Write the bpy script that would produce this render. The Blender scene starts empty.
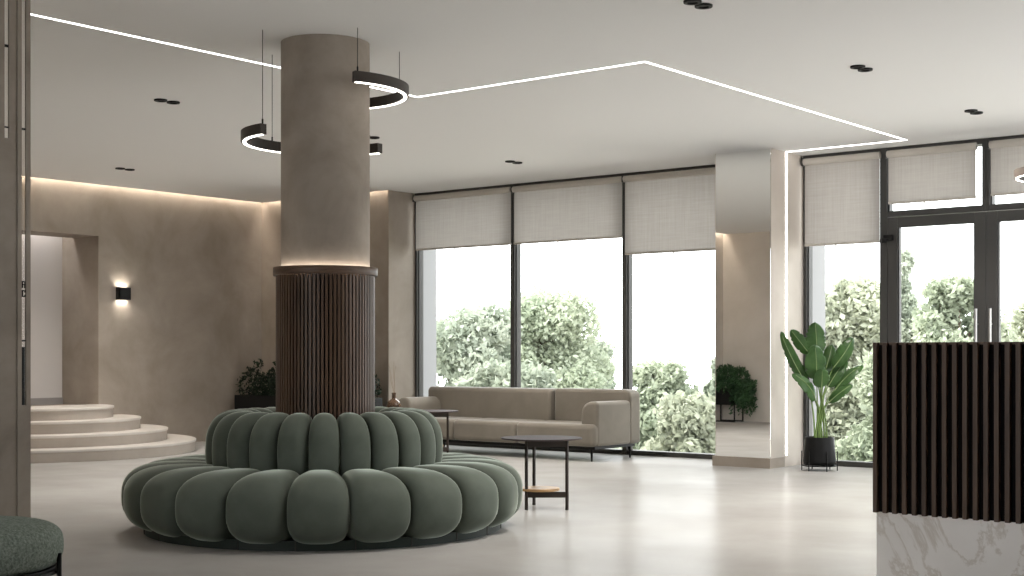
import bpy, math, random
from mathutils import Vector, Matrix
PI = math.pi
sc = bpy.context.scene
COL = sc.collection

# ------------------------------------------------------------------ camera
F, HY, H, CEIL = 1393.0, 354.1, 1.2, 3.36          # focal length in px, horizon row, eye height, ceiling height
PSI = math.atan2(F, 1752.0); SN, CS = math.sin(PSI), math.cos(PSI)
cam = bpy.data.cameras.new('camera'); camo = bpy.data.objects.new('camera', cam); COL.objects.link(camo)
camo.location = (0, 0, H); camo.rotation_euler = (PI/2, 0, PSI)
cam.sensor_fit = 'HORIZONTAL'; cam.sensor_width = 36; cam.lens = F/1024*36
cam.shift_y = (HY-288)/1024; cam.clip_start = .05; cam.clip_end = 400
sc.camera = camo
FWD = Vector((-SN, CS, 0)); RGT = Vector((CS, SN, 0))
def at(px, d, z=0.0):                                # a point seen at column px, d metres into the room
    p = FWD*d + RGT*((px-512)/F*d); return Vector((p.x, p.y, z))

# ------------------------------------------------------------------ materials
def mat(name, color=(.5,.5,.5), rough=.5, metal=0, spec=.5, **kw):
    m = bpy.data.materials.new(name); m.use_nodes = True
    b = m.node_tree.nodes['Principled BSDF']
    b.inputs['Base Color'].default_value = (*color, 1); b.inputs['Roughness'].default_value = rough
    b.inputs['Metallic'].default_value = metal; b.inputs['Specular IOR Level'].default_value = spec
    for k, v in kw.items(): b.inputs[k].default_value = v
    return m
def N(m, t, **kw):
    n = m.node_tree.nodes.new(t)
    for k, v in kw.items(): setattr(n, k, v)
    return n
def L(m, a, b): m.node_tree.links.new(a, b)
def bsdf(m): return m.node_tree.nodes['Principled BSDF']
def noise(m, scale, detail=4, rough=.55, stretch=(1,1,1), dist=0):
    tc = N(m, 'ShaderNodeTexCoord'); mp = N(m, 'ShaderNodeMapping'); mp.inputs['Scale'].default_value = stretch
    n = N(m, 'ShaderNodeTexNoise'); n.inputs['Scale'].default_value = scale; n.inputs['Detail'].default_value = detail
    n.inputs['Roughness'].default_value = rough; n.inputs['Distortion'].default_value = dist
    L(m, tc.outputs['Object'], mp.inputs['Vector']); L(m, mp.outputs['Vector'], n.inputs['Vector']); return n
def ramp(m, fac, stops):
    r = N(m, 'ShaderNodeValToRGB'); cr = r.color_ramp
    while len(cr.elements) < len(stops): cr.elements.new(.5)
    for e, (p, c) in zip(cr.elements, stops): e.position = p; e.color = (*c, 1)
    L(m, fac, r.inputs['Fac']); return r
def bump(m, height, strength=.1, dist=.01):
    b = N(m, 'ShaderNodeBump'); b.inputs['Strength'].default_value = strength; b.inputs['Distance'].default_value = dist
    L(m, height, b.inputs['Height']); L(m, b.outputs['Normal'], bsdf(m).inputs['Normal'])
def mottled(name, c0, c1, scale, rough, spec=.3, stretch=(1,1,1), bstr=.05, bdist=.01, detail=6, lo=.3, hi=.7, **kw):
    m = mat(name, c0, rough, 0, spec, **kw); n = noise(m, scale, detail, .6, stretch, .3)
    r = ramp(m, n.outputs['Fac'], [(lo, c0), (hi, c1)]); L(m, r.outputs['Color'], bsdf(m).inputs['Base Color'])
    if bstr:
        n2 = noise(m, scale*9, 4, .6, stretch); bump(m, n2.outputs['Fac'], bstr, bdist)
    return m
def emit(name, color, s):
    m = bpy.data.materials.new(name); m.use_nodes = True; nt = m.node_tree; nt.nodes.clear()
    e = nt.nodes.new('ShaderNodeEmission'); e.inputs['Color'].default_value = (*color, 1); e.inputs['Strength'].default_value = s
    o = nt.nodes.new('ShaderNodeOutputMaterial'); nt.links.new(e.outputs[0], o.inputs[0]); return m
def glass(name, tint=(1,1,1)):
    m = bpy.data.materials.new(name); m.use_nodes = True; nt = m.node_tree; nt.nodes.clear()
    t = nt.nodes.new('ShaderNodeBsdfTransparent'); t.inputs['Color'].default_value = (*tint, 1)
    g = nt.nodes.new('ShaderNodeBsdfGlossy'); g.inputs['Roughness'].default_value = .02
    lw = nt.nodes.new('ShaderNodeLayerWeight'); lw.inputs['Blend'].default_value = .12
    mx = nt.nodes.new('ShaderNodeMixShader'); o = nt.nodes.new('ShaderNodeOutputMaterial')
    nt.links.new(lw.outputs['Fresnel'], mx.inputs[0]); nt.links.new(t.outputs[0], mx.inputs[1]); nt.links.new(g.outputs[0], mx.inputs[2])
    nt.links.new(mx.outputs[0], o.inputs[0]); return m
def leafmat(name, c0, c1, trans, rough=.5, scale=1.5, spec=.3):
    m = mat(name, c0, rough, 0, spec); n = noise(m, scale, 3)
    r = ramp(m, n.outputs['Fac'], [(.35, c0), (.65, c1)]); L(m, r.outputs['Color'], bsdf(m).inputs['Base Color'])
    t = N(m, 'ShaderNodeBsdfTranslucent'); L(m, r.outputs['Color'], t.inputs['Color'])
    mx = N(m, 'ShaderNodeMixShader'); mx.inputs[0].default_value = trans
    out = m.node_tree.nodes['Material Output']
    L(m, bsdf(m).outputs[0], mx.inputs[1]); L(m, t.outputs[0], mx.inputs[2]); L(m, mx.outputs[0], out.inputs['Surface']); return m

M = {}
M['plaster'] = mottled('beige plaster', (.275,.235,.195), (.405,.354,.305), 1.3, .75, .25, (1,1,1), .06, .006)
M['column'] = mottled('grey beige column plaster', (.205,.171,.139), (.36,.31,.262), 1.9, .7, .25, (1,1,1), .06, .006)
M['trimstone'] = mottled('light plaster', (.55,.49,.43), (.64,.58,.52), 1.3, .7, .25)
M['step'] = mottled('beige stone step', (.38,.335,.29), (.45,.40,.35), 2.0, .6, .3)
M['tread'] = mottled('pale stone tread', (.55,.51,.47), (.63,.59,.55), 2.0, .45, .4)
M['ceiling'] = mat('white ceiling paint', (.84,.838,.835), .8, 0, .2)
M['ext'] = mat('grey white exterior render', (.36,.36,.37), .8, 0, .2)
# polished concrete floor
m = M['floor'] = mat('polished concrete', (.6,.57,.53), .2, 0, .13)
n1 = noise(m, .8, 6, .58, (1,1,1), .2); r1 = ramp(m, n1.outputs['Fac'], [(.28,(.325,.312,.296)), (.72,(.435,.424,.410))])
L(m, r1.outputs['Color'], bsdf(m).inputs['Base Color'])
n2 = noise(m, .9, 4, .5); r2 = ramp(m, n2.outputs['Fac'], [(.3,(.22,)*3), (.7,(.27,)*3)]); L(m, r2.outputs['Color'], bsdf(m).inputs['Roughness'])
df = N(m, 'ShaderNodeBsdfDiffuse'); L(m, r1.outputs['Color'], df.inputs['Color'])
mx = N(m, 'ShaderNodeMixShader'); n4 = noise(m, .7, 4, .5); r4 = ramp(m, n4.outputs['Fac'], [(.3,(.24,)*3), (.7,(.40,)*3)]); L(m, r4.outputs['Color'], mx.inputs[0])
L(m, df.outputs[0], mx.inputs[1]); L(m, bsdf(m).outputs[0], mx.inputs[2]); L(m, mx.outputs[0], m.node_tree.nodes['Material Output'].inputs['Surface'])
# velvet
m = M['velvet'] = mottled('sage green velvet', (.080,.094,.077), (.110,.127,.106), 3.5, .75, .15, (1,1,1), .10, .003)
for k, v in {'Sheen Weight':1.0, 'Sheen Roughness':.28}.items(): bsdf(m).inputs[k].default_value = v
bsdf(m).inputs['Sheen Tint'].default_value = (.72,.80,.70,1)
M['plinth'] = mat('smoked green glass plinth', (.02,.028,.023), .45, 0, .2)
m = M['sofa'] = mottled('taupe velvet upholstery', (.195,.174,.143), (.245,.220,.186), 2.5, .8, .15, (1,1,1), .08, .003)
for k, v in {'Sheen Weight':.5, 'Sheen Roughness':.35}.items(): bsdf(m).inputs[k].default_value = v
m = M['boucle'] = mottled('grey green boucle', (.13,.155,.132), (.33,.375,.325), 90, .9, .1, (1,1,1), .5, .006, 5, .35, .65)
def wood(name, c0, c1, stretch, scale=14, rough=.45):
    m = mat(name, c0, rough, 0, .35); n = noise(m, scale, 5, .6, stretch, 1.2)
    r = ramp(m, n.outputs['Fac'], [(.3, c0), (.7, c1)]); L(m, r.outputs['Color'], bsdf(m).inputs['Base Color']); bump(m, n.outputs['Fac'], .08, .002); return m
M['walnut'] = wood('dark walnut', (.050,.029,.018), (.110,.066,.042), (1,1,.06), 22)
M['walnut_h'] = wood('dark walnut band', (.060,.036,.022), (.12,.072,.045), (.15,.15,1), 30)
M['oak'] = wood('honey oak shelf', (.38,.22,.10), (.52,.33,.16), (.2,1,1), 18)
M['darkgap'] = mat('black backing', (.006,.005,.005), .8, 0, .1)
M['black'] = mat('black metal', (.006,.006,.006), .5, 0, .25)
M['bronze'] = mat('dark bronze metal', (.045,.036,.030), .5, 0, .25)
M['tabletop'] = mottled('dark plum table top', (.045,.033,.034), (.06,.045,.045), 5, .6, .12, bstr=0)
M['frame'] = mat('anthracite aluminium', (.060,.058,.055), .45, .2, .4)
M['steel'] = mat('brushed steel', (.62,.61,.59), .3, 1)
M['mirror'] = mat('mirror', (.92,.92,.91), .01, 1)
M['glass'] = glass('window glass', (.97,.98,.97))
M['smoke'] = glass('clear slot glass', (.98,.97,.95))
M['led'] = emit('white led strip', (1,.97,.93), 9)
M['cove'] = emit('warm cove led', (1,.88,.74), 42)
M['ringled'] = emit('ring lamp led', (1,.95,.86), 6)
M['upled'] = emit('warm uplight led', (1,.90,.78), 36)
m = M['blind'] = bpy.data.materials.new('linen roller blind'); m.use_nodes = True; b = bsdf(m)
b.inputs['Roughness'].default_value = .9; b.inputs['Specular IOR Level'].default_value = .1
nv = noise(m, 60, 3, .6, (1,1,.04)); nh = noise(m, 60, 3, .6, (.04,.04,1)); ad = N(m,'ShaderNodeMath', operation='ADD'); L(m,nv.outputs['Fac'],ad.inputs[0]); L(m,nh.outputs['Fac'],ad.inputs[1])
mu = N(m,'ShaderNodeMath', operation='MULTIPLY'); mu.inputs[1].default_value = .5; L(m, ad.outputs[0], mu.inputs[0])
rr = ramp(m, mu.outputs[0], [(.25,(.325,.300,.277)), (.75,(.425,.395,.368))]); L(m, rr.outputs['Color'], b.inputs['Base Color'])
t = N(m,'ShaderNodeBsdfTranslucent'); L(m, rr.outputs['Color'], t.inputs['Color']); mx = N(m,'ShaderNodeMixShader'); mx.inputs[0].default_value = .36
L(m, b.outputs[0], mx.inputs[1]); L(m, t.outputs[0], mx.inputs[2]); L(m, mx.outputs[0], m.node_tree.nodes['Material Output'].inputs['Surface'])
M['hem'] = mat('linen hem', (.50,.465,.42), .9, 0, .1)
# marble
m = M['marble'] = mat('white marble', (.8,.78,.75), .18, 0, .5)
n1 = noise(m, 1.1, 10, .62, (1,1,1), 1.8); n2 = noise(m, 2.2, 6, .5)
r1 = ramp(m, n1.outputs['Fac'], [(.475,(.88,.85,.82)), (.498,(.50,.43,.35)), (.525,(.88,.85,.82))])
r2 = ramp(m, n2.outputs['Fac'], [(.42,(.90,.87,.84)), (.60,(.80,.77,.74))]); mix = N(m,'ShaderNodeMixRGB'); mix.inputs[0].default_value = .5
L(m, r1.outputs['Color'], mix.inputs[1]); L(m, r2.outputs['Color'], mix.inputs[2]); L(m, mix.outputs['Color'], bsdf(m).inputs['Base Color'])
M['leaf'] = leafmat('banana leaf green', (.050,.12,.034), (.090,.19,.055), .25, .28, 6, .4)
M['rib'] = mat('pale leaf rib', (.30,.40,.17), .5)
M['stem'] = mat('green stem', (.16,.25,.07), .5)
M['ivy'] = leafmat('trailing foliage', (.020,.055,.024), (.075,.155,.065), .2, .5, 8)
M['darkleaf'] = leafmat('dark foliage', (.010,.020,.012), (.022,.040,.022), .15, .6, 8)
M['soil'] = mottled('potting soil', (.02,.014,.01), (.05,.035,.025), 30, .95)
M['vase'] = mat('brown vase glass', (.20,.12,.075), .08, 0, .6, **{'Transmission Weight':.55})
M['twig'] = mat('dried twig', (.25,.17,.11), .8)
M['bark'] = mottled('bark', (.10,.075,.055), (.17,.13,.10), 6, .9)
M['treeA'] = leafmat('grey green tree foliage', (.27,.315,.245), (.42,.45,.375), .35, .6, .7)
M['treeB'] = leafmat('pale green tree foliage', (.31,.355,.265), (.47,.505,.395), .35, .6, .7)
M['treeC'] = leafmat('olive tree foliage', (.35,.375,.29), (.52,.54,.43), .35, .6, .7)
M['bounce_ground'] = mottled('outside ground', (.50,.48,.44), (.60,.58,.54), .6, .95)  # ground colour made pale to bounce daylight up to the ceiling

# ------------------------------------------------------------------ mesh helpers
class MB:
    def __init__(s): s.v = []; s.f = []
    def add(s, vs, fs):
        o = len(s.v); s.v += [tuple(p) for p in vs]; s.f += [tuple(i+o for i in f) for f in fs]; return s
    def box(s, x0, x1, y0, y1, z0, z1):
        vs = [(x,y,z) for z in (z0,z1) for y in (y0,y1) for x in (x0,x1)]
        return s.add(vs, [(0,2,3,1),(4,5,7,6),(0,1,5,4),(2,6,7,3),(0,4,6,2),(1,3,7,5)])
    def lathe(s, prof, cx=0, cy=0, n=48, cap=True, z0=0):
        vs, fs, k = [], [], len(prof)
        for i in range(n):
            a = 2*PI*i/n; vs += [(cx+r*math.cos(a), cy+r*math.sin(a), z0+z) for r, z in prof]
        for i in range(n):
            j = (i+1) % n; fs += [(i*k+q, j*k+q, j*k+q+1, i*k+q+1) for q in range(k-1)]
        if cap: fs += [tuple(i*k for i in range(n))[::-1], tuple(i*k+k-1 for i in range(n))]
        return s.add(vs, fs)
    def tube(s, pts, r, n=8):
        pts = [Vector(p) for p in pts]; rs = r if isinstance(r, (list, tuple)) else [r]*len(pts); vs, fs = [], []
        u = None
        for i, p in enumerate(pts):
            t = (pts[min(i+1, len(pts)-1)]-pts[max(i-1, 0)]).normalized()
            if u is None: u = t.orthogonal().normalized()
            u = (u-t*u.dot(t)).normalized(); w = t.cross(u)
            vs += [p+(u*math.cos(2*PI*k/n)+w*math.sin(2*PI*k/n))*rs[i] for k in range(n)]
        for i in range(len(pts)-1):
            for k in range(n):
                k2 = (k+1) % n; fs.append((i*n+k, i*n+k2, (i+1)*n+k2, (i+1)*n+k))
        fs += [tuple(range(n))[::-1], tuple(range((len(pts)-1)*n, len(pts)*n))]
        return s.add(vs, fs)
    def prism(s, poly, a0, a1, axis='z'):                 # poly of 2-d points pushed along an axis
        def P(u, w, a): return {'z':(u,w,a), 'y':(u,a,w), 'x':(a,u,w)}[axis]
        k = len(poly); vs = [P(u,w,a0) for u, w in poly]+[P(u,w,a1) for u, w in poly]
        fs = [tuple(range(k))[::-1], tuple(range(k, 2*k))]+[(i,(i+1)%k,(i+1)%k+k,i+k) for i in range(k)]
        return s.add(vs, fs)
    def arc(s, cx, cy, r0, r1, z0, z1, a0, a1, n=48):     # ring segment of rectangular section
        vs, fs = [], []
        for i in range(n+1):
            a = a0+(a1-a0)*i/n; c, q = math.cos(a), math.sin(a)
            vs += [(cx+c*r0,cy+q*r0,z0),(cx+c*r1,cy+q*r1,z0),(cx+c*r1,cy+q*r1,z1),(cx+c*r0,cy+q*r0,z1)]
        for i in range(n):
            b = i*4; fs += [(b+k, b+(k+1)%4, b+4+(k+1)%4, b+4+k) for k in range(4)]
        fs += [(0,3,2,1), (n*4,n*4+1,n*4+2,n*4+3)]
        return s.add(vs, fs)
def origin_of(o):
    p = Vector((0,0,0))
    while o is not None: p = p+o.location; o = o.parent
    return p
def build(name, mb, material, parent=None, world=True, smooth=35, bevel=0, seg=3, sub=0):
    me = bpy.data.meshes.new(name); off = origin_of(parent) if (parent and world) else Vector((0,0,0))
    me.from_pydata([(v[0]-off.x, v[1]-off.y, v[2]-off.z) for v in mb.v], [], mb.f); me.update()
    import bmesh
    bm = bmesh.new(); bm.from_mesh(me); bmesh.ops.recalc_face_normals(bm, faces=bm.faces); bm.to_mesh(me); bm.free()
    me.materials.append(material)
    if smooth:
        for p in me.polygons: p.use_smooth = True
        me.set_sharp_from_angle(angle=math.radians(smooth))
    o = bpy.data.objects.new(name, me); COL.objects.link(o)
    if parent: o.parent = parent
    if bevel:
        b = o.modifiers.new('bevel', 'BEVEL'); b.width = bevel; b.segments = seg; b.limit_method = 'ANGLE'; b.angle_limit = math.radians(40)
        b.harden_normals = False
    if sub:
        q = o.modifiers.new('subd', 'SUBSURF'); q.levels = sub; q.render_levels = sub
    return o
def rawbuild(name, v, f, material, parent=None, smooth=False):
    me = bpy.data.meshes.new(name); off = origin_of(parent) if parent else Vector((0,0,0))
    me.from_pydata([(p[0]-off.x, p[1]-off.y, p[2]-off.z) for p in v], [], f); me.update(); me.materials.append(material)
    if smooth:
        for p in me.polygons: p.use_smooth = True
    o = bpy.data.objects.new(name, me); COL.objects.link(o)
    if parent: o.parent = parent
    return o
def tag(o, label, cat, group=None, kind=None):
    o['label'] = label; o['category'] = cat
    if group: o['group'] = group
    if kind: o['kind'] = kind
    return o
def thing(name, label, cat, loc, group=None, rz=0):
    o = bpy.data.objects.new(name, None); o.empty_display_size = .1; COL.objects.link(o); o.location = loc; o.rotation_euler = (0,0,rz)
    return tag(o, label, cat, group)
def struct(name, mb, m, label, cat, parent=None, **kw):
    o = build(name, mb, m, parent, **kw)
    if not parent: tag(o, label, cat, None, 'structure')
    return o
def copy_tree(o, parent=None):
    c = o.copy(); COL.objects.link(c)
    if parent: c.parent = parent
    for ch in [x for x in o.children]: copy_tree(ch, c)
    return c

# ------------------------------------------------------------------ the room
LW, BW, WY, STUB = -15.25, 13.41, 13.86, -12.69       # left wall, back wall, window plane, window reveal
MX0, MX1, MY = -7.637, -6.965, 13.13                  # mirror column
struct('floor', MB().box(-16.3,1.8,-5,WY+.45,-.25,0), M['floor'], 'pale polished concrete floor reflecting the windows', 'floor', smooth=0)
c = MB().box(LW+.08,1.8,7.3,BW-.06,CEIL,CEIL+.06).box(STUB,1.8,BW-.06,WY+.45,CEIL,CEIL+.06).box(-12.58,1.8,-5,7.3,CEIL,CEIL+.06)
c.box(-16.3,1.8,-5.3,WY+.45,CEIL+.28,CEIL+.4)
struct('ceiling', c, M['ceiling'], 'flat white ceiling with recessed light lines', 'ceiling', smooth=0)
NY0, NY1, NZ, NX = 8.83, 10.67, 2.714, -16.05
w = MB().box(NX,LW,7.0,NY0,0,3.64).box(NX,LW,NY1,BW+.3,0,3.64).box(-15.80,LW,NY0,NY1,NZ,3.64)
w.box(NX,LW,NY0,NY1,-.1,.54)
struct('wall_left', w, M['plaster'], 'beige plaster left wall with a doorway recess above the curved steps', 'wall', smooth=0)
struct('wall_recess', MB().box(-16.25,NX,7.0,BW+.3,0,3.64), mat('pale grey paint', (.66,.635,.62), .8, 0, .2), 'pale grey wall at the back of the doorway recess', 'wall', smooth=0)
struct('wall_back', MB().box(LW,STUB,BW,WY+.42,0,3.64).box(STUB-.02,STUB,BW-.06,BW,0,3.64), M['plaster'], 'beige plaster back wall behind the dark planter', 'wall', smooth=0)
struct('wall_partition', MB().box(-12.96,-12.66,3.9,7.3,0,3.64).box(-15.25,-12.66,7.0,7.3,0,3.64).box(-12.96,-6.95,3.8,4.2,0,CEIL), M['trimstone'], 'beige plaster partition wall seen in the mirror', 'wall', smooth=0)  # lighter plaster puts the window light on this wall into its colour
struct('wall_south', MB().box(-12.96,1.8,-5.3,-5,0,.5).box(-12.96,1.8,-5.3,-5,3.0,3.64).box(-12.96,-7.5,-5.3,-5,.5,3).box(-1.2,1.8,-5.3,-5,.5,3), M['plaster'], 'beige plaster wall behind the viewer with an unseen opening added for fill light', 'wall', smooth=0)  # opening behind the camera, added and widened to fill light onto the desk front
struct('wall_west', MB().box(-13.2,-12.96,-5.3,4,0,3.64), M['plaster'], 'beige plaster side wall of the rear lounge', 'wall', smooth=0)
struct('wall_east', MB().box(1.5,1.8,-5,WY+.45,0,.3).box(1.5,1.8,-5,WY+.45,3.1,3.64).box(1.5,1.8,-5,8.3,.3,3.1).box(1.5,1.8,13.2,WY+.45,.3,3.1), M['plaster'], 'beige plaster wall with wide windows to the right of the reception desk', 'wall', smooth=0)
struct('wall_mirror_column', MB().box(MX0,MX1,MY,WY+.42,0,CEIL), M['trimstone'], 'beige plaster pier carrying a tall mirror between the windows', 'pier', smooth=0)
struct('baseboard_mirror_column', MB().box(MX0-.02,MX1+.002,MY-.03,MY+.3,0,.105), M['plaster'], 'beige plinth at the foot of the mirrored pier', 'baseboard', smooth=0)
struct('baseboard_recess', MB().box(NX,NX+.02,NY0,NY1,.54,.63), mat('grey skirting', (.33,.31,.30), .6), 'grey skirting at the back of the doorway recess', 'baseboard', smooth=0)
mi = build('pier_mirror', MB().box(MX0+.012,MX1-.004,MY-.012,MY,.105,CEIL-.002), M['mirror'], smooth=0)
tag(mi, 'tall frameless mirror on the pier between the two window bays', 'mirror')

# window bays
def bay(name, x0, x1, z0, z1, fw, label, fd=.13, bottom=.055):
    fr = MB(); y0, y1 = WY, WY+fd
    fr.box(x0,x0+fw,y0,y1,z0,z1).box(x1-fw,x1,y0,y1,z0,z1).box(x0+fw,x1-fw,y0,y1,z0,z0+bottom).box(x0+fw,x1-fw,y0,y1,z1-.05,z1)
    fr.box(x0+fw,x0+fw+.014,y0+.03,y1-.01,z0+bottom,z1-.05).box(x1-fw-.014,x1-fw,y0+.03,y1-.01,z0+bottom,z1-.05)
    o = struct(name, fr, M['frame'], label, 'window', smooth=0, bevel=.004, seg=1)
    build('pane', MB().box(x0+fw,x1-fw,y0+.075,y0+.083,z0+bottom,z1-.05), M['glass'], o, smooth=0); return o
bay('window_1', STUB, -11.013, 0, CEIL, .035, 'tall fixed window nearest the back wall, behind the sofa arm')
bay('window_2', -11.013, -9.308, 0, CEIL, .032, 'tall fixed window behind the middle of the sofa')
bay('window_3', -9.308, MX0, 0, CEIL, .032, 'tall fixed window just left of the mirrored pier')
bay('window_4', MX1, -6.04, 0, CEIL, .04, 'tall fixed window behind the potted plant')
bay('window_5', -6.04, -4.962, 2.635, CEIL, .038, 'transom window over the left glass door', bottom=.06)
bay('window_6', -4.962, -3.86, 2.635, CEIL, .038, 'transom window over the right glass door', bottom=.06)
bay('window_7', -3.86, -1.2, 0, CEIL, .04, 'tall fixed window right of the glass doors')
struct('wall_north_right', MB().box(-1.2,1.5,WY,WY+.42,0,3.64), M['plaster'], 'unseen plaster wall added right of the last window to block daylight', 'wall', smooth=0)  # out-of-view wall, added in place of a glazed bay to dim the ceiling
def door(name, x0, x1, hx, label):
    st = .112; z1 = 2.625; y0, y1 = WY-.005, WY+.075
    d = MB().box(x0,x0+st,y0,y1,.01,z1).box(x1-st,x1,y0,y1,.01,z1).box(x0+st,x1-st,y0,y1,.01,.16).box(x0+st,x1-st,y0,y1,z1-.105,z1)
    d.box(x0+st,x0+st+.014,y0+.012,y1-.01,.16,z1-.105).box(x1-st-.014,x1-st,y0+.012,y1-.01,.16,z1-.105)
    o = struct(name, d, M['frame'], label, 'door', smooth=0, bevel=.004, seg=1)
    build('pane', MB().box(x0+st,x1-st,y0+.035,y0+.043,.16,z1-.105), M['glass'], o, smooth=0)
    hm = MB().tube([(hx,y0-.05,.75),(hx,y0-.05,1.655)], .013, 12).tube([(hx,y0-.05,.9),(hx,y0+.005,.9)], .008).tube([(hx,y0-.05,1.5),(hx,y0+.005,1.5)], .008)
    build('door_handle', hm, M['steel'], o)
    return o, y0
d1, dy = door('door_1', -5.998, -4.964, -5.042, 'left glass entrance door in a dark metal frame')
build('door_closer', MB().box(-6.03,-5.93,dy-.035,dy,2.385,2.445).box(-6.035,-5.99,dy-.06,dy-.02,2.36,2.41), M['black'], d1, smooth=0, bevel=.003, seg=1)
door('door_2', -4.960, -3.90, -4.900, 'right glass entrance door in a dark metal frame')
struct('trim_window_head', MB().box(STUB,MX0,WY-.002,WY+.3,CEIL-.035,CEIL).box(MX1,1.5,WY-.002,WY+.3,CEIL-.035,CEIL), M['frame'], 'thin dark line of the window head at the ceiling', 'trim', smooth=0)
struct('trim_door_post', MB().box(-6.081,-6.002,WY-.004,WY+.13,0,CEIL).box(-3.90,-3.82,WY-.004,WY+.13,0,CEIL), M['frame'], 'dark metal posts either side of the double doors', 'trim', smooth=0)
struct('wall_exterior_left', MB().box(STUB-.5,STUB+.015,WY+.13,WY+.42,-1.8,3.9).box(STUB,MX0,WY+.14,WY+.42,CEIL-.005,3.9).box(MX1,1.8,WY+.14,WY+.42,CEIL-.005,3.9).box(MX1-.1,MX1+.02,WY+.13,WY+.5,-1.8,3.4), M['ext'], 'white rendered outer reveal seen through the windows', 'wall', smooth=0)

# round column with its slatted lower cladding
CX_, CY_ = -7.053, 6.784
col = struct('column', MB().lathe([(.307,0),(.307,CEIL)], CX_, CY_, 96), M['column'], 'thick round plaster column rising out of the green seating island', 'column')
sl = MB(); n = 76
for i in range(n):
    a = 2*PI*i/n; h = PI/n*.66
    p = [(CX_+r*math.cos(q), CY_+r*math.sin(q)) for r, q in ((.322,a-h*1.03),(.342,a-h*.92),(.342,a+h*.92),(.322,a+h*1.03))]
    sl.prism(p, .3, 1.745)
build('slat_cladding', sl, M['walnut'], col, smooth=0)
build('cladding_backing', MB().lathe([(.324,.3),(.324,1.745)], CX_, CY_, 72), M['darkgap'], col)
build('cap_ring', MB().lathe([(.338,1.742),(.360,1.742),(.362,1.745),(.362,1.795),(.360,1.798),(.340,1.798),(.338,1.795),(.338,1.742)], CX_, CY_, 96, cap=False), M['walnut_h'], col)
build('led_ring', MB().arc(CX_, CY_, .331, .337, 1.752, 1.776, 0, 2*PI, 72), M['upled'], col)

# curved steps
t = thing('curved_steps', 'four half-round pale stone steps rising to the doorway recess', 'steps', (LW, 9.75, 0))
for k, R in enumerate((1.938, 1.595, 1.267, .942)):
    def half(rad): return [(LW+rad*math.cos(a), 9.75+rad*math.sin(a)) for a in [-PI/2+PI*i/64 for i in range(65)]]
    z0 = .14*k; z1 = .14*(k+1)
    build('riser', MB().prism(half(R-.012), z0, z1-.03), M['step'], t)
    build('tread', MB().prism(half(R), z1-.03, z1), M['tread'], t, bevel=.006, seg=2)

# slit portal at the left edge: thin panel with glazed slots, black pull and marks
PX = -6.60
def yy(px): u = (px-512)/F; return PX*(CS+SN*u)/(-SN+CS*u)
pt = thing('slotted_portal_panel', 'beige upright panel with narrow glazed slots at the left edge', 'panel', (PX, yy(15), 0))
pm = MB().box(PX-.012,PX,yy(-30),yy(4.6),0,CEIL).box(PX-.012,PX,yy(4.6),yy(9.2),0,2.33).box(PX-.012,PX,yy(9.2),yy(16.6),0,CEIL)
pm.box(PX-.006,PX+.006,yy(17.2),yy(21.2),0,CEIL).box(PX-.006,PX+.006,yy(25.6),yy(30),0,CEIL).box(PX-.006,PX+.006,yy(21.2),yy(25.6),0,.93).box(PX-.012,PX-.006,yy(16.6),yy(17.2),0,CEIL)
build('panel', pm, M['column'], pt, smooth=0)  # darker column plaster puts the panel's weaker light into its colour
build('slot_pane', MB().box(PX-.004,PX-.002,yy(21.2),yy(25.6),.93,CEIL), M['smoke'], pt, smooth=0)
build('slot_pane', MB().box(PX-.010,PX-.008,yy(4.6),yy(9.2),2.33,CEIL), M['smoke'], pt, smooth=0)
def zz(px, py): u = (px-512)/F; return H+(HY-py)/F*PX/(-SN+CS*u)
build('pull_handle', MB().box(PX-.002,PX+.004,yy(22.0),yy(24.4),zz(23,405),zz(23,347)), M['black'], pt, smooth=0)
for a, b, p0, p1 in ((21.3,25.5,128,130), (21.3,25.5,340,341.5)): build('clip', MB().box(PX-.002,PX+.003,yy(a),yy(b),zz(23,p1),zz(23,p0)), M['black'], pt, smooth=0)
for a, b, p0, p1 in ((4.8,9,44.3,47), (4.8,9,126.3,127.8)): build('clip', MB().box(PX-.008,PX-.003,yy(a),yy(b),zz(7,p1),zz(7,p0)), M['black'], pt, smooth=0)
le = MB()                                            # two dark letter shapes, one above the other
for a, b, p0, p1 in ((22,23,281,288),(22,25.4,281,282.2),(24.4,25.4,281,284.5),(22,25.4,284,285.2),(24.2,25.2,285,288),
                     (22,23,290,297),(22,25.4,290,291.2),(24.5,25.4,290,292.5),(22,25.4,295.8,297),(24.5,25.4,294.6,297)):
    le.box(PX-.002,PX+.002,yy(a),yy(b),zz(23,p1),zz(23,p0))
build('lettering', le, M['black'], pt, smooth=0)

# ------------------------------------------------------------------ light fittings of the room
def strip(name, label, mb, m): return tag(build(name, mb, m, smooth=0), label, 'light strip')
strip('cove_light', 'warm cove light washing the left wall from the ceiling edge', MB().box(LW+.012,LW+.05,7.35,BW-.08,CEIL+.10,CEIL+.11), M['cove'])
strip('cove_light', 'warm cove light washing the back wall from the ceiling edge', MB().box(LW+.1,STUB-.03,BW-.045,BW-.012,CEIL+.10,CEIL+.11), M['cove'])
strip('cove_light', 'warm cove light over the partition corner seen in the mirror', MB().box(-12.648,-12.61,4.25,7.25,CEIL+.10,CEIL+.11), M['cove'])
strip('recess_light', 'light slot washing the back of the doorway recess', MB().box(-16.0,-15.86,NY0+.05,NY1-.05,NZ+.36,NZ+.37), emit('recess led', (1,.97,.95), 13))
LY, LX0, LX1, lw_ = 8.662, -7.90, -5.632, .0085
cs = MB().box(LX0-lw_,LX0+lw_,5.0,LY-lw_,CEIL-.004,CEIL+.01).box(LX0-lw_,LX1+lw_,LY-lw_,LY+lw_,CEIL-.004,CEIL+.01)
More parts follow.
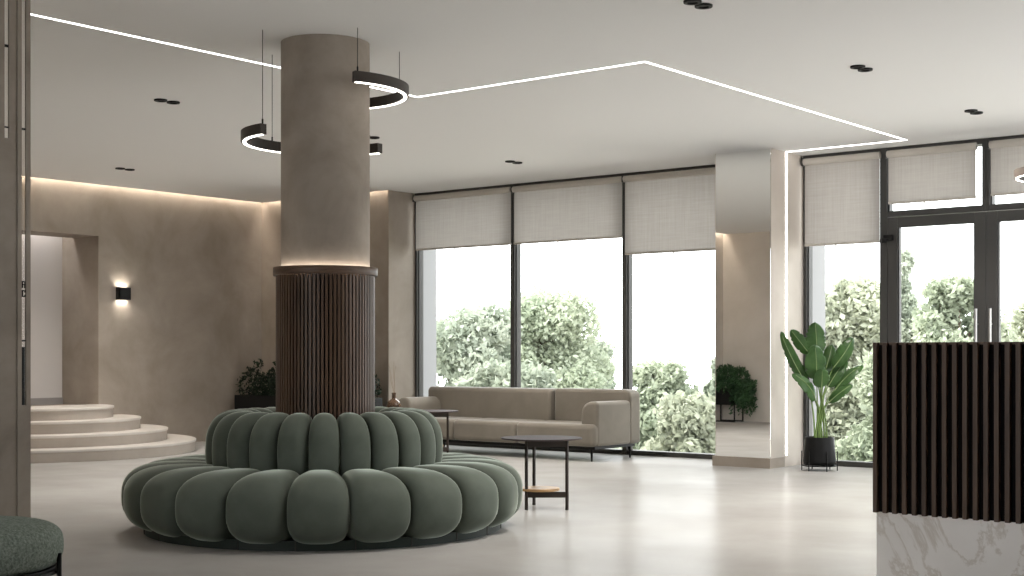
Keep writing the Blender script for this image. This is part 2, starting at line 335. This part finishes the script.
cs.box(LX1-lw_,LX1+lw_,LY+lw_,13.45,CEIL-.004,CEIL+.01).box(MX1,LX1+lw_,13.45,13.478,CEIL-.004,CEIL+.01)
strip('ceiling_light_line', 'zigzag white light line running across the ceiling past the column', cs, M['led'])
strip('wall_light_line', 'vertical white light line down the side of the mirrored pier', MB().box(MX1-.01,MX1+.004,13.448,13.480,.12,CEIL-.005), M['led'])
def ring_pendant(label, cx, cy, zb, R, a0, a1, wires, n=64):
    o = thing('arc_pendant', label, 'pendant lamp', (cx, cy, zb), 'arc pendants')
    build('housing', MB().arc(cx, cy, R-.05, R, zb+.006, zb+.075, a0, a1, n), M['bronze'], o)
    e = .02; build('light_strip', MB().arc(cx, cy, R-.034, R-.014, zb, zb+.006, a0+e, a1-e, n), M['ringled'], o, smooth=0)
    for a in wires:
        x, y = cx+(R-.025)*math.cos(a), cy+(R-.025)*math.sin(a)
        w_ = build('suspension_wire', MB().tube([(x,y,zb+.07),(x,y,CEIL)], .0022, 6), M['black'], o)
        build('wire_grip', MB().lathe([(.006,zb+.074),(.006,zb+.105),(.003,zb+.11)], x, y, 12), M['black'], w_)
def wa(l, w): v = RGT*l+FWD*w; return math.atan2(v.y, v.x)
a0 = wa(.255,-.50); ring_pendant('upper arc pendant curving round the right of the column', CX_, CY_, 2.995, .58, a0, a0+math.radians(180), [a0+.05, wa(.51,.26), a0+math.radians(172)])
a1 = wa(-.366,-.44); b1 = wa(.36,.47); b1 = b1-2*PI if b1 > a1 else b1
ring_pendant('lower arc pendant curving round the left of the column', CX_, CY_, 2.659, .58, b1, a1, [a1-.02, wa(-.445,.36), b1+.6])
p = at(1017.5, 12.3); pc = p+RGT*.52+FWD*.0
a2 = wa(-.55,-.25); ring_pendant('arc pendant above the entrance doors, cut by the right edge', pc.x, pc.y, 2.765, .52, wa(.3,.5), wa(.3,.5)+math.radians(215), [wa(.3,.5)+.1, wa(.2,-.5)])
# twin downlights
for x, y, lb in ((-9.69,7.463,'twin black downlights upper left of the column'), (-13.622,9.892,'twin black downlights nearest the doorway recess'),
              (-9.715,12.25,'twin black downlights in front of the sofa windows'), (-9.702,9.93,'twin black downlights half hidden behind the column'),
              (-4.437,7.42,'twin black downlights nearest the viewer at the top edge'), (-4.472,9.857,'middle twin black downlights of the row towards the doors'),
              (-4.496,12.254,'twin black downlights closest to the entrance doors')):
    o = thing('twin_downlight', lb, 'ceiling light', (x, y, CEIL), 'twin ceiling downlights')
    for s in (-1, 1):
        hd = build('lamp_head', MB().lathe([(.001,-.004),(.030,-.004),(.036,-.014),(.054,-.014),(.056,-.010),(.056,0)], x, y+s*.066, 28, z0=CEIL), M['black'], o)
        ls = bpy.data.lights.new('downlight_beam', 'SPOT'); ls.energy = 160; ls.spot_size = math.radians(125); ls.spot_blend = 1; ls.shadow_soft_size = .03; ls.color = (1,.945,.87)
        lo = bpy.data.objects.new('downlight_beam', ls); COL.objects.link(lo); lo.parent = hd; lo.location = (0, s*.066, -.03)
# wall sconce
sy, sz = 11.02, 1.985
o = thing('wall_sconce', 'small black up-and-down light on the left wall', 'wall lamp', (LW, sy, sz))
build('housing', MB().box(LW,LW+.012,sy-.08,sy+.08,sz-.075,sz+.075).box(LW+.07,LW+.08,sy-.088,sy+.088,sz-.08,sz+.08).box(LW,LW+.08,sy-.088,sy-.078,sz-.08,sz+.08).box(LW,LW+.08,sy+.078,sy+.088,sz-.08,sz+.08), M['black'], o, smooth=0)
sm_ = emit('sconce led', (1,.93,.82), 85)
for s in (-1, 1): build('lamp', MB().box(LW+.014,LW+.068,sy-.075,sy+.075,sz+s*.045-.003,sz+s*.045+.003), sm_, o, smooth=0)

# ------------------------------------------------------------------ blinds
def blind(x0, x1, zb, label):
    o = thing('roller_blind', label, 'blind', ((x0+x1)/2, WY-.06, zb), 'roller blinds')
    fb = MB(); k = 24
    fb.add([(x0+(x1-x0)*i/k, WY-.05, z) for z in (zb+.02, CEIL-.06) for i in range(k+1)], [(i,i+1,i+k+2,i+k+1) for i in range(k)])
    build('fabric', fb, M['blind'], o, smooth=0)
    r = .038; prof = [(WY-.055+r*math.cos(a), CEIL-.078+r*math.sin(a)) for a in [2*PI*i/20 for i in range(20)]]
    build('roller', MB().prism(prof, x0-.01, x1+.005, 'x'), M['hem'], o)
    hb = build('hem_bar', MB().box(x0,x1,WY-.056,WY-.044,zb,zb+.024), M['hem'], o, smooth=0)
    build('pull_tab', MB().box(x0+.42*(x1-x0)-.006,x0+.42*(x1-x0)+.006,WY-.054,WY-.046,zb-.03,zb), M['hem'], hb, smooth=0)
    for x in (x0-.02,): build('bracket', MB().box(x,x+.012,WY-.095,WY-.0,CEIL-.12,CEIL-.03), M['frame'], o, smooth=0)
blind(-12.625, -10.997, 2.585, 'pale linen roller blind at the window nearest the back wall')
blind(-10.945, -9.302, 2.587, 'pale linen roller blind over the middle sofa window')
blind(-9.262, MX0-.02, 2.38, 'longer linen roller blind on the window beside the mirrored pier')
blind(MX1+.045, -6.062, 2.367, 'long linen roller blind above the potted plant')
blind(-5.967, -5.045, 2.76, 'short linen roller blind over the left glass door')
blind(-4.895, -3.92, 2.772, 'short linen roller blind over the right glass door, cut by the edge')

# ------------------------------------------------------------------ round green seating island
o = thing('round_banquette', 'round sage green velvet seating island wrapped around the column', 'sofa', (CX_, CY_, 0))
ang0 = math.atan2(-CY_, -CX_)
def cushion(rc, zc, a, b, m_, half, e, nphi=26, npr=44, pw=3.0, zflat=None):
    mb = MB(); vs, fs = [], []
    for i in range(nphi+1):
        s_ = math.sin(PI/2*(-1+2*i/nphi)); g = max(0, 1-abs(s_)**pw)**(1/pw); q = e*(1-g)
        th = s_*half
        for j in range(npr):
            u = 2*PI*j/npr; cu, su = math.cos(u), math.sin(u)
            r = rc+(a-q)*math.copysign(abs(cu)**(2/m_), cu); z = zc+(b-q)*math.copysign(abs(su)**(2/m_), su)
            vs.append((r*math.cos(th), r*math.sin(th), z))
    for i in range(nphi):
        for j in range(npr): j2 = (j+1) % npr; fs.append((i*npr+j, i*npr+j2, (i+1)*npr+j2, (i+1)*npr+j))
    fs += [tuple(range(npr))[::-1], tuple(range(nphi*npr, (nphi+1)*npr))]
    return mb.add(vs, fs)
NS, NB = 21, 23
seat = build('seat_cushion', cushion(.985, .244, .388, .226, 2.8, PI/NS*.99, .12, pw=3.1), M['velvet'], o, world=False, smooth=60)
back = build('back_cushion', cushion(.600, .552, .222, .264, 2.5, PI/NB*.99, .105, pw=2.6), M['velvet'], o, world=False, smooth=60)
for first, cnt in ((seat, NS), (back, NB)):
    for i in range(cnt):
        q = first if i == 0 else first.copy()
        if i: COL.objects.link(q); q.parent = o
        q.rotation_euler = (0, 0, ang0+2*PI*i/cnt-(.034 if first is seat else .012))
pl = MB().lathe([(1.225,0),(1.225,.06),(1.0,.06)], CX_, CY_, 96)
ph = build('plinth', pl, M['plinth'], o)
for i in range(NS):
    a = ang0+2*PI*(i+.5)/NS
    build('plinth_joint', MB().tube([(CX_+1.226*math.cos(a), CY_+1.226*math.sin(a), 0), (CX_+1.226*math.cos(a), CY_+1.226*math.sin(a), .06)], .003, 6), M['bronze'], ph)

# ------------------------------------------------------------------ sofa by the windows
SX0, SX1, SY0, SY1 = -11.97, -8.90, 12.65, 13.60
o = thing('long_sofa', 'long low taupe sofa standing along the windows', 'sofa', ((SX0+SX1)/2, (SY0+SY1)/2, 0))
build('base_frame', MB().box(SX0+.06,SX1-.03,SY0+.06,SY0+.10,.135,.165).box(SX0+.06,SX1-.03,SY1-.12,SY1-.08,.135,.165).box(SX0+.06,SX0+.10,SY0+.1,SY1-.12,.135,.165).box(SX1-.07,SX1-.03,SY0+.1,SY1-.12,.135,.165).box(-10.5,-10.46,SY0+.1,SY1-.12,.135,.165), M['black'], o, smooth=0)
for x in (SX0+.12, SX1-.085):
    for y in (SY0+.08, SY1-.10): build('leg', MB().lathe([(.009,0),(.016,.137)], x, y, 14), M['black'], o)
for x0, x1 in ((SX0+.02,-10.985), (-10.978,-10.02), (-10.013,SX1-.006)):
    build('seat_cushion', MB().box(x0,x1,SY0+(.0 if x1 > -10.1 else .02),SY1-.28,.165,.415), M['sofa'], o, smooth=60, bevel=.055, seg=5)
def rrect(x0, x1, z0, z1, rl, rr, n=10):
    p = [(x0,z0),(x1,z0)]
    p += [(x1-rr+rr*math.cos(a), z1-rr+rr*math.sin(a)) for a in [PI/2*i/n for i in range(n+1)]]
    p += [(x0+rl+rl*math.cos(a), z1-rl+rl*math.sin(a)) for a in [PI/2+PI/2*i/n for i in range(n+1)]]
    return p
build('armrest', MB().prism(rrect(SX1-.235,SX1,.168,.668,.14,.05), SY0+.075, SY1-.20, 'y'), M['sofa'], o, smooth=60, bevel=.035, seg=4)
build('armrest', MB().prism(rrect(SX0,SX0+.235,.168,.66,.10,.11), SY0+.075, SY1-.20, 'y'), M['sofa'], o, smooth=60, bevel=.035, seg=4)
def backp(x0, x1, top, r):
    poly = [(SY1-.30,.30),(SY1-.02,.166),(SY1,.2),(SY1,top-r)]
    poly += [(SY1-r+r*math.cos(a), top-r+r*math.sin(a)) for a in [PI/2*i/8 for i in range(1,9)]]
    poly += [(SY1-.24+.0+r*math.cos(a), top-r+r*math.sin(a)) for a in [PI/2+PI/2*i/8 for i in range(9)]]
    return MB().prism(poly, x0, x1, 'x')
build('backrest', backp(SX0+.01, -9.995, .785, .06), M['sofa'], o, smooth=60, bevel=.03, seg=4)
build('backrest', MB().prism(rrect(-9.988, SX1+.003, .168, .79, .04, .09), SY1-.235, SY1+.0, 'y'), M['sofa'], o, smooth=60, bevel=.04, seg=4)

# ------------------------------------------------------------------ side tables
def side_table(label, cx, cy, rz):
    o = thing('side_table', label, 'side table', (cx, cy, 0), 'round side tables', rz)
    build('table_top', MB().lathe([(.29,.540),(.312,.543),(.315,.548),(.313,.553),(0.001,.553)], 0, 0, 64), M['tabletop'], o, world=False)
    P3 = [(-.04,-.139), (.204,.055), (-.211,.179)]
    for x, y in P3: build('leg', MB().box(x-.011,x+.011,y-.007,y+.007,0,.543), M['bronze'], o, world=False, smooth=0)
    def panel(a, b, z0, z1):
        ax, ay = P3[a]; bx, by = P3[b]; v = Vector((bx-ax, by-ay, 0)).normalized(); n_ = Vector((-v.y, v.x, 0))*.004
        q = [(ax+n_.x,ay+n_.y),(bx+n_.x,by+n_.y),(bx-n_.x,by-n_.y),(ax-n_.x,ay-n_.y)]; return MB().prism(q, z0, z1)
    build('upper_rail', panel(0,1,.485,.540), M['bronze'], o, world=False, smooth=0)
    build('lower_rail', panel(0,1,.095,.140), M['bronze'], o, world=False, smooth=0)
    build('shelf', MB().lathe([(.001,.141),(.155,.141),(.158,.145),(.158,.158),(.155,.162),(.001,.162)], -.03, .01, 48), M['oak'], o, world=False)
    return o
rz1 = 0
side_table('round dark side table standing between the green island and the mirrored pier', -6.546, 8.601, rz1)
side_table('round dark side table half hidden in front of the sofa', -10.645, 11.90, rz1)
VX, VY = -11.105, 11.77
side_table('round dark side table carrying the brown vase behind the green island', VX-.15, VY-.05, rz1+2.0)
o = thing('bottle_vase', 'small brown glass bottle vase with dried twigs', 'vase', (VX, VY, .553))
build('vase_body', MB().lathe([(.04,0),(.07,.01),(.082,.05),(.075,.09),(.045,.115),(.024,.13),(.022,.18),(.026,.195),(.026,.2),(.019,.2),(.017,.14),(.06,.09),(.07,.04),(.03,.012)], 0, 0, 32), M['vase'], o, world=False)
random.seed(4)
for i in range(4):
    a = .6*(i-1.5)+.4; pts = [(0,0,.05),(.01*math.cos(a),.01*math.sin(a),.18),(-.05+.05*math.cos(a*2),.04*math.sin(a*2),.36+.05*i),(-.07+.09*math.cos(a*2),.06*math.sin(a*2),.46+.05*i)]
    build('dried_twig', MB().tube(pts, [.002,.002,.0017,.001], 5), M['twig'], o, world=False)

# ------------------------------------------------------------------ reception desk
RX0, RX1, RY0, RY1 = -2.937, -.55, 6.622, 7.35
o = thing('reception_desk', 'reception desk with dark wooden slats above a marble base', 'reception desk', (RX0, RY0, 0))
build('marble_base', MB().box(RX0+.012,RX1-.012,RY0+.004,RY1-.012,0,.408), M['marble'], o, smooth=0)
build('slat_backing', MB().box(RX0+.012,RX1-.012,RY0+.012,RY1-.012,.408,1.248), M['darkgap'], o, smooth=0)
build('desk_top', MB().box(RX0+.004,RX1-.004,RY0+.004,RY1-.004,1.246,1.258), M['walnut_h'], o, smooth=0)
sl = MB(); x = RX0
i = 0
while x < RX1-.02:
    w_ = .024; sl.box(x,x+w_,RY0-.016,RY0+.012,.405,1.258); x += .0515
y = RY0+.03
while y < RY1-.03: sl.box(RX0-.016,RX0+.012,y,y+.024,.405,1.258); y += .0515
build('front_slats', sl, M['walnut'], o, smooth=0, bevel=.002, seg=1)
o.rotation_euler.z = math.radians(-2)

# ------------------------------------------------------------------ pouf at lower left
pc = at(-34, 6.2)
o = thing('round_pouf', 'grey green upholstered pouf on a black metal frame, lower left corner', 'pouf', (pc.x, pc.y, 0))
def se(r, z0, z1, m_=3.2, n=28):
    return [(r*(1-.10)+.10*r*math.copysign(abs(math.cos(a))**(2/m_), math.cos(a)) if False else r*abs(math.cos(a))**(2/m_*.8), (z0+z1)/2+(z1-z0)/2*math.copysign(abs(math.sin(a))**(2/m_), math.sin(a))) for a in [-PI/2+PI*i/n for i in range(n+1)]]
prof = [(0.001,.235)]+[(.415*(abs(math.cos(a))**.30), .340+.112*math.copysign(abs(math.sin(a))**.75, math.sin(a))) for a in [-PI/2+.02+(PI-.04)*i/30 for i in range(31)]]+[(0.001,.452)]
build('seat', MB().lathe(prof, 0, 0, 72, cap=False), M['boucle'], o, world=False, smooth=70)
build('frame_ring', MB().arc(0,0,.36,.40,.222,.238,0,2*PI,64), M['black'], o, world=False)
build('frame_base', MB().lathe([(.001,.238),(.38,.238),(.38,.246)], 0, 0, 48), M['black'], o, world=False)
ar = math.atan2(RGT.y, RGT.x)
for k in range(4):
    a = ar+PI/2*k; cx, cy = .415*math.cos(a), .415*math.sin(a)
    build('leg', MB().tube([(cx,cy,0),(cx,cy,.315)], .011, 12).tube([(cx,cy,.23),(.37*math.cos(a),.37*math.sin(a),.23)], .008, 8), M['black'], o, world=False)

# ------------------------------------------------------------------ potted bird of paradise
pp = at(819.5, 14.38)
o = thing('potted_palm', 'tall broad-leaved plant in a black pot beside the glass', 'potted plant', (pp.x, pp.y, 0))
pot = build('pot', MB().lathe([(.105,.055),(.150,.062),(.168,.09),(.150,.33),(.148,.345),(.138,.345),(.136,.31),(.001,.31)], 0, 0, 40), M['black'], o, world=False)
build('soil', MB().lathe([(.137,.308),(.137,.318),(.001,.326)], 0, 0, 32), M['soil'], pot, world=False)
build('stand_ring', MB().arc(0,0,.155,.172,.045,.055,0,2*PI,40).box(-.16,.16,-.008,.008,.045,.055).box(-.008,.008,-.16,.16,.045,.055), M['black'], o, world=False)
for k in range(6):
    a = 2*PI*k/6+.35; x, y = .180*math.cos(a), .180*math.sin(a)
    build('stand_leg', MB().tube([(x,y,0),(x,y,.20)], .006, 8).tube([(x,y,.05),(x*.93,y*.93,.05)], .005, 6), M['black'], o, world=False)
SC = 14.38/F
def lp(zx, zy, dep): # position given in the plant's own upright plane
    x = (zx/3.389+780-819.5)*SC; z = (471-(zy/3.389+310))*SC; v = RGT*x+FWD*dep; return Vector((v.x, v.y, z))
def leaf(base, tip, width, facing, droop, root, name='leaf', seed=0, cup=.12):
    rnd = random.Random(seed); ax = tip-base; Ln = ax.length; n = 28; k = 6
    vs, fs, cl = [], [], []
    side0 = ax.cross(facing).normalized(); nrm = side0.cross(ax).normalized()
    notch = {}
    for s in (-1, 1):
        for q in range(rnd.randint(2, 4)): notch[(rnd.randint(7, 24), s)] = rnd.uniform(.35, .6)
    for i in range(n+1):
        t = i/n; c_ = base+ax*t+nrm*(droop*Ln*4*t*(1-t))
        wv = width*.5*(math.sin(PI*t**.85)**.48 if 0 < t < 1 else .02)
        cl.append(c_)
        for j in range(-k, k+1):
            s = j/k; ws = wv
            if abs(j) == k and (i, 1 if j > 0 else -1) in notch: ws = wv*notch[(i, 1 if j > 0 else -1)]
            vs.append(c_+side0*s*ws+nrm*(-cup*width*(abs(s)**1.3)+.012*width*math.sin(i*2.1)*abs(s)))
    W = 2*k+1
    for i in range(n):
        for j in range(W-1): fs.append((i*W+j, i*W+j+1, (i+1)*W+j+1, (i+1)*W+j))
    lf = rawbuild(name, vs, fs, M['leaf'], None, True); lf.parent = o
    sm = lf.modifiers.new('solid', 'SOLIDIFY'); sm.thickness = .0025; sm.offset = 0
    rb = build('midrib', MB().tube([p+nrm*.003 for p in cl[:-2]], [.0048*(1-.7*i/n) for i in range(n-1)], 6), M['rib'], lf, world=False)
    mid = (root+base)*.5+Vector((0,0,.03)); root = root.copy()
    pts = [root, root.lerp(mid, .6)+(mid-root.lerp(base,.5))*.3, mid.lerp(base, .4), base]
    pts = [root*(1-t)**3+(root+Vector((0,0,.25)))*3*t*(1-t)**2+(base-ax.normalized()*.12)*3*t*t*(1-t)+base*t**3 for t in [q/14 for q in range(15)]]
    build('petiole', MB().tube(pts, [.0105-.006*q/14 for q in range(15)], 8), M['stem'], lf, world=False)
CAMV = -FWD
spec = [((130,150),(128,42),60,.10,.02,(0,.2)), ((120,238),(110,122),64,-.10,.03,(.1,.1)), ((133,266),(128,203),50,-.16,.05,(.0,.3)),
        ((115,308),(34,217),42,-.12,.16,(.35,.5)), ((90,250),(4,76),34,.02,.10,(-.8,.5)), ((92,240),(28,138),36,.08,.10,(-.9,.6)),
        ((105,150),(48,68),40,.14,.06,(-.5,.3)), ((182,196),(248,96),46,.0,.10,(.4,.4)), ((160,215),(192,118),46,.16,.04,(-.1,.2)),
        ((168,262),(236,170),42,.10,.08,(-.3,.5)), ((190,272),(286,188),36,.05,.10,(-.5,.7)), ((165,314),(242,254),30,-.04,.12,(.2,.7)), ((170,240),(205,150),50,.2,.04,(.2,.2))]
for i, (b_, t_, w_, dep, dr, (fr_, fu)) in enumerate(spec):
    base = lp(*b_, dep*.6); tip = lp(*t_, dep*1.25); fac = (CAMV+RGT*fr_+Vector((0,0,fu))).normalized()
    r_ = random.Random(i); root = Vector((r_.uniform(-.06,.06), r_.uniform(-.06,.06), .315))
    leaf(base, tip, w_/3.389*SC*1.18, fac, dr, root, seed=i)

# ------------------------------------------------------------------ leafy clumps
def leaves(rnd, pts, size, elong=2.2, up=.3):
    v, f = [], []
    for p in pts:
        d = Vector((rnd.gauss(0,1), rnd.gauss(0,1), rnd.gauss(up,1))).normalized(); s = d.orthogonal().normalized()
        s = Matrix.Rotation(rnd.uniform(0, 2*PI), 3, d) @ s; n = d.cross(s); l = size*rnd.uniform(.6,1.3); w_ = l/elong
        o_ = len(v); v += [p-d*l*.5, p+s*w_*.5+n*w_*.12, p+d*l*.5, p-s*w_*.5+n*w_*.12]; f.append((o_,o_+1,o_+2,o_+3))
    return v, f
# long planter behind the column
PX0, PX1, PY0, PY1 = -15.12, -12.66, 12.80, 13.20
o = thing('trough_planter', 'long black trough of dark bushy plants against the back wall', 'planter', ((PX0+PX1)/2, 13.0, 0))
bx = MB().box(PX0,PX1,PY0,PY0+.02,.2,.63).box(PX0,PX1,PY1-.02,PY1,.2,.63).box(PX0,PX0+.02,PY0+.02,PY1-.02,.2,.63).box(PX1-.02,PX1,PY0+.02,PY1-.02,.2,.63).box(PX0+.02,PX1-.02,PY0+.02,PY1-.02,.2,.56)
build('trough', bx, M['black'], o, smooth=0)
st = MB()
for x in (PX0+.01, PX1-.03):
    for y in (PY0+.01, PY1-.03): st.box(x,x+.02,y,y+.02,0,.2)
    st.box(x,x+.02,PY0+.03,PY1-.03,.0,.02)
build('stand', st, M['black'], o, smooth=0)
rnd = random.Random(11); pts = []
def blob(cx, cy, cz, rx, ry, rz, n):
    for _ in range(n):
        d = Vector((rnd.gauss(0,1), rnd.gauss(0,1), rnd.gauss(0,1))).normalized()*rnd.uniform(.35,1)**.5
        pts.append(Vector((cx+d.x*rx, cy+d.y*ry, cz+d.z*rz)))
for k in range(14):
    x = PX0+.12+(PX1-PX0-.24)*k/13; blob(x, 13.0+rnd.uniform(-.05,.05), .70+rnd.uniform(0,.10), .20, .22, .20+rnd.uniform(0,.08), 330)
for k in range(9): blob(PX0-.05+rnd.uniform(0,2.3), 12.85+rnd.uniform(-.1,.2), .95+rnd.uniform(-.05,.12), .08, .08, .08, 36)
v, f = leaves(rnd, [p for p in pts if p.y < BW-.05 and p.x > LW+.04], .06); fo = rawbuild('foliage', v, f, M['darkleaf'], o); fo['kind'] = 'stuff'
# planter on the partition wall, seen in the mirror
o = thing('stand_planter', 'black planter box with trailing greenery reflected in the pier mirror', 'planter', (-12.42, 4.45, 0))
X0, X1, Y0, Y1 = -12.655, -12.27, 4.29, 4.61
build('box', MB().box(X0,X1,Y0,Y1,.30,.60), M['black'], o, smooth=0, bevel=.004, seg=1)
st = MB()
for x in (X0, X1+.06):
    for y in (Y0, Y1-.02): st.box(x,x+.02,y,y+.02,0,.34)
for y in (Y0, Y1-.02): st.box(X0+.02,X1+.06,y,y+.02,0,.025)
build('stand', st, M['black'], o, smooth=0)
rnd = random.Random(5); pts = []
blob(-12.45, 4.46, .80, .26, .22, .22, 900); blob(-12.16, 4.47, .72, .20, .20, .26, 700)
for k in range(44):
    x = -12.24+rnd.uniform(-.02,.30); y = 4.46+rnd.uniform(-.17,.2); zb = rnd.uniform(.12,.5)
    for q in range(46): pts.append(Vector((x+rnd.gauss(0,.03), y+rnd.gauss(0,.03), zb+(.75-zb)*q/46)))
for k in range(14):
    x = -12.62+rnd.uniform(0,.36); y = Y1+rnd.uniform(.0,.08); zb = rnd.uniform(.5,.66)
    for q in range(14): pts.append(Vector((x+rnd.gauss(0,.02), y+rnd.gauss(0,.02), zb+(.8-zb)*q/14)))
v, f = leaves(rnd, [p for p in pts if p.y > 4.27 and p.x > -12.60], .068); fo = rawbuild('foliage', v, f, M['ivy'], o); fo['kind'] = 'stuff'

# ------------------------------------------------------------------ outdoors
GZ = -1.8
g = build('outside_ground', MB().box(-60,25,WY+.45,44,GZ-.3,GZ), M['bounce_ground'], smooth=0); tag(g, 'ground outside below the windows, made pale to bounce light', 'ground', None, 'structure')
def tree(px, d, ytop, halfpx, m_, label, seed, shape='round', n=7000, lsize=.135):
    n = int(n*2.8)
    rnd = random.Random(seed); b = at(px, d, GZ); zt = H+(HY-ytop)/F*d; R = halfpx*d/F; hh = zt-GZ
    o = thing('tree', label, 'tree', b, 'trees beyond the windows')
    cl = []
    for k in range(74):
        t = rnd.random()
        if shape == 'round': z = GZ+hh*(.10+.86*t); rr = .86*R*math.sqrt(max(.05, 1-(max(0, (t-.45))/.62)**2))*rnd.random()**.5
        else: z = GZ+hh*(.06+.90*t); rr = R*(1-.93*t)*rnd.random()**.5
        a = rnd.uniform(0, 2*PI); br = (R*rnd.uniform(.24,.38) if shape == 'round' else R*(.36-.31*t))
        z = min(z, zt-br*.8); cl.append((Vector((b.x+rr*math.cos(a), b.y+rr*math.sin(a), z)), br))
    cl.append((Vector((b.x, b.y, zt-R*(.22 if shape == 'round' else .12))), R*(.24 if shape == 'round' else .1)))
    br_ = MB(); br_.tube([(b.x,b.y,GZ),(b.x+.05,b.y,GZ+hh*.4),(b.x,b.y+.05,GZ+hh*.9)], [.10*hh/4,.07*hh/4,.02], 8)
    for c_, r_ in cl[::3]:
        z0 = GZ+(c_.z-GZ)*.55; br_.tube([(b.x,b.y,z0),((b.x+c_.x)/2,(b.y+c_.y)/2,(z0+c_.z)/2+.1),c_], [.035,.022,.008], 5)
    build('trunk', br_, M['bark'], o)
    wt = [r_**2 for _, r_ in cl]; pts = []
    for c_, r_ in rnd.choices(cl, wt, k=n):
        dd = Vector((rnd.gauss(0,1), rnd.gauss(0,1), rnd.gauss(0,.8))).normalized(); pts.append(c_+dd*r_*(rnd.uniform(.5,1)**.4)*(1+rnd.gauss(0,.17)))
    v, f = leaves(rnd, pts, lsize, 1.7); fo = rawbuild('foliage', v, f, m_, o); fo['kind'] = 'stuff'
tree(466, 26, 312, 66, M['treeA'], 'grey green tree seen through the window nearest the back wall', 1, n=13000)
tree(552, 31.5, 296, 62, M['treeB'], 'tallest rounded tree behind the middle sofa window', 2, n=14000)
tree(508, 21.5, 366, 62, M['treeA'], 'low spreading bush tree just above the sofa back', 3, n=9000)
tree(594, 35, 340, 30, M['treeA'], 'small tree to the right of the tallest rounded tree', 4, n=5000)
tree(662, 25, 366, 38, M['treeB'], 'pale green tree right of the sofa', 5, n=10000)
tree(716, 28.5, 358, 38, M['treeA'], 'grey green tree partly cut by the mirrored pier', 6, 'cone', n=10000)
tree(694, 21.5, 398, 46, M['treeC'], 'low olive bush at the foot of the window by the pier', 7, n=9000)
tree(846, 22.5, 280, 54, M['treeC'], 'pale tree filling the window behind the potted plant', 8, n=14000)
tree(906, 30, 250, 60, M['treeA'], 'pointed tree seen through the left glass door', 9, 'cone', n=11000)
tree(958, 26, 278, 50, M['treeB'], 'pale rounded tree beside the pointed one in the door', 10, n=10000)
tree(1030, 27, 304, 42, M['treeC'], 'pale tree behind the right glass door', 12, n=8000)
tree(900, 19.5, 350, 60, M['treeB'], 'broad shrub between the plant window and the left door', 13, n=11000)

# ------------------------------------------------------------------ daylight
wd = bpy.data.worlds.new('overcast sky'); sc.world = wd; wd.use_nodes = True
bg = wd.node_tree.nodes['Background']; bg.inputs['Color'].default_value = (.96,.98,1,1); bg.inputs['Strength'].default_value = 5.5
s = bpy.data.lights.new('sun', 'SUN'); s.energy = 9; s.angle = math.radians(3); s.color = (1,.95,.86)
so = bpy.data.objects.new('sun', s); COL.objects.link(so); so.rotation_euler = Vector((.75,.35,-1)).to_track_quat('-Z','Y').to_euler()

sc.view_settings.view_transform = 'Standard'; sc.view_settings.look = 'None'; sc.view_settings.gamma = 1; sc.view_settings.use_curve_mapping = False
sc.view_settings.exposure = -.11
sc.cycles.use_denoising = True
sc.cycles.max_bounces = 12; sc.cycles.diffuse_bounces = 6; sc.cycles.transparent_max_bounces = 16; sc.cycles.transmission_bounces = 8
sc.cycles.sample_clamp_indirect = 8; sc.cycles.caustics_reflective = False; sc.cycles.caustics_refractive = False
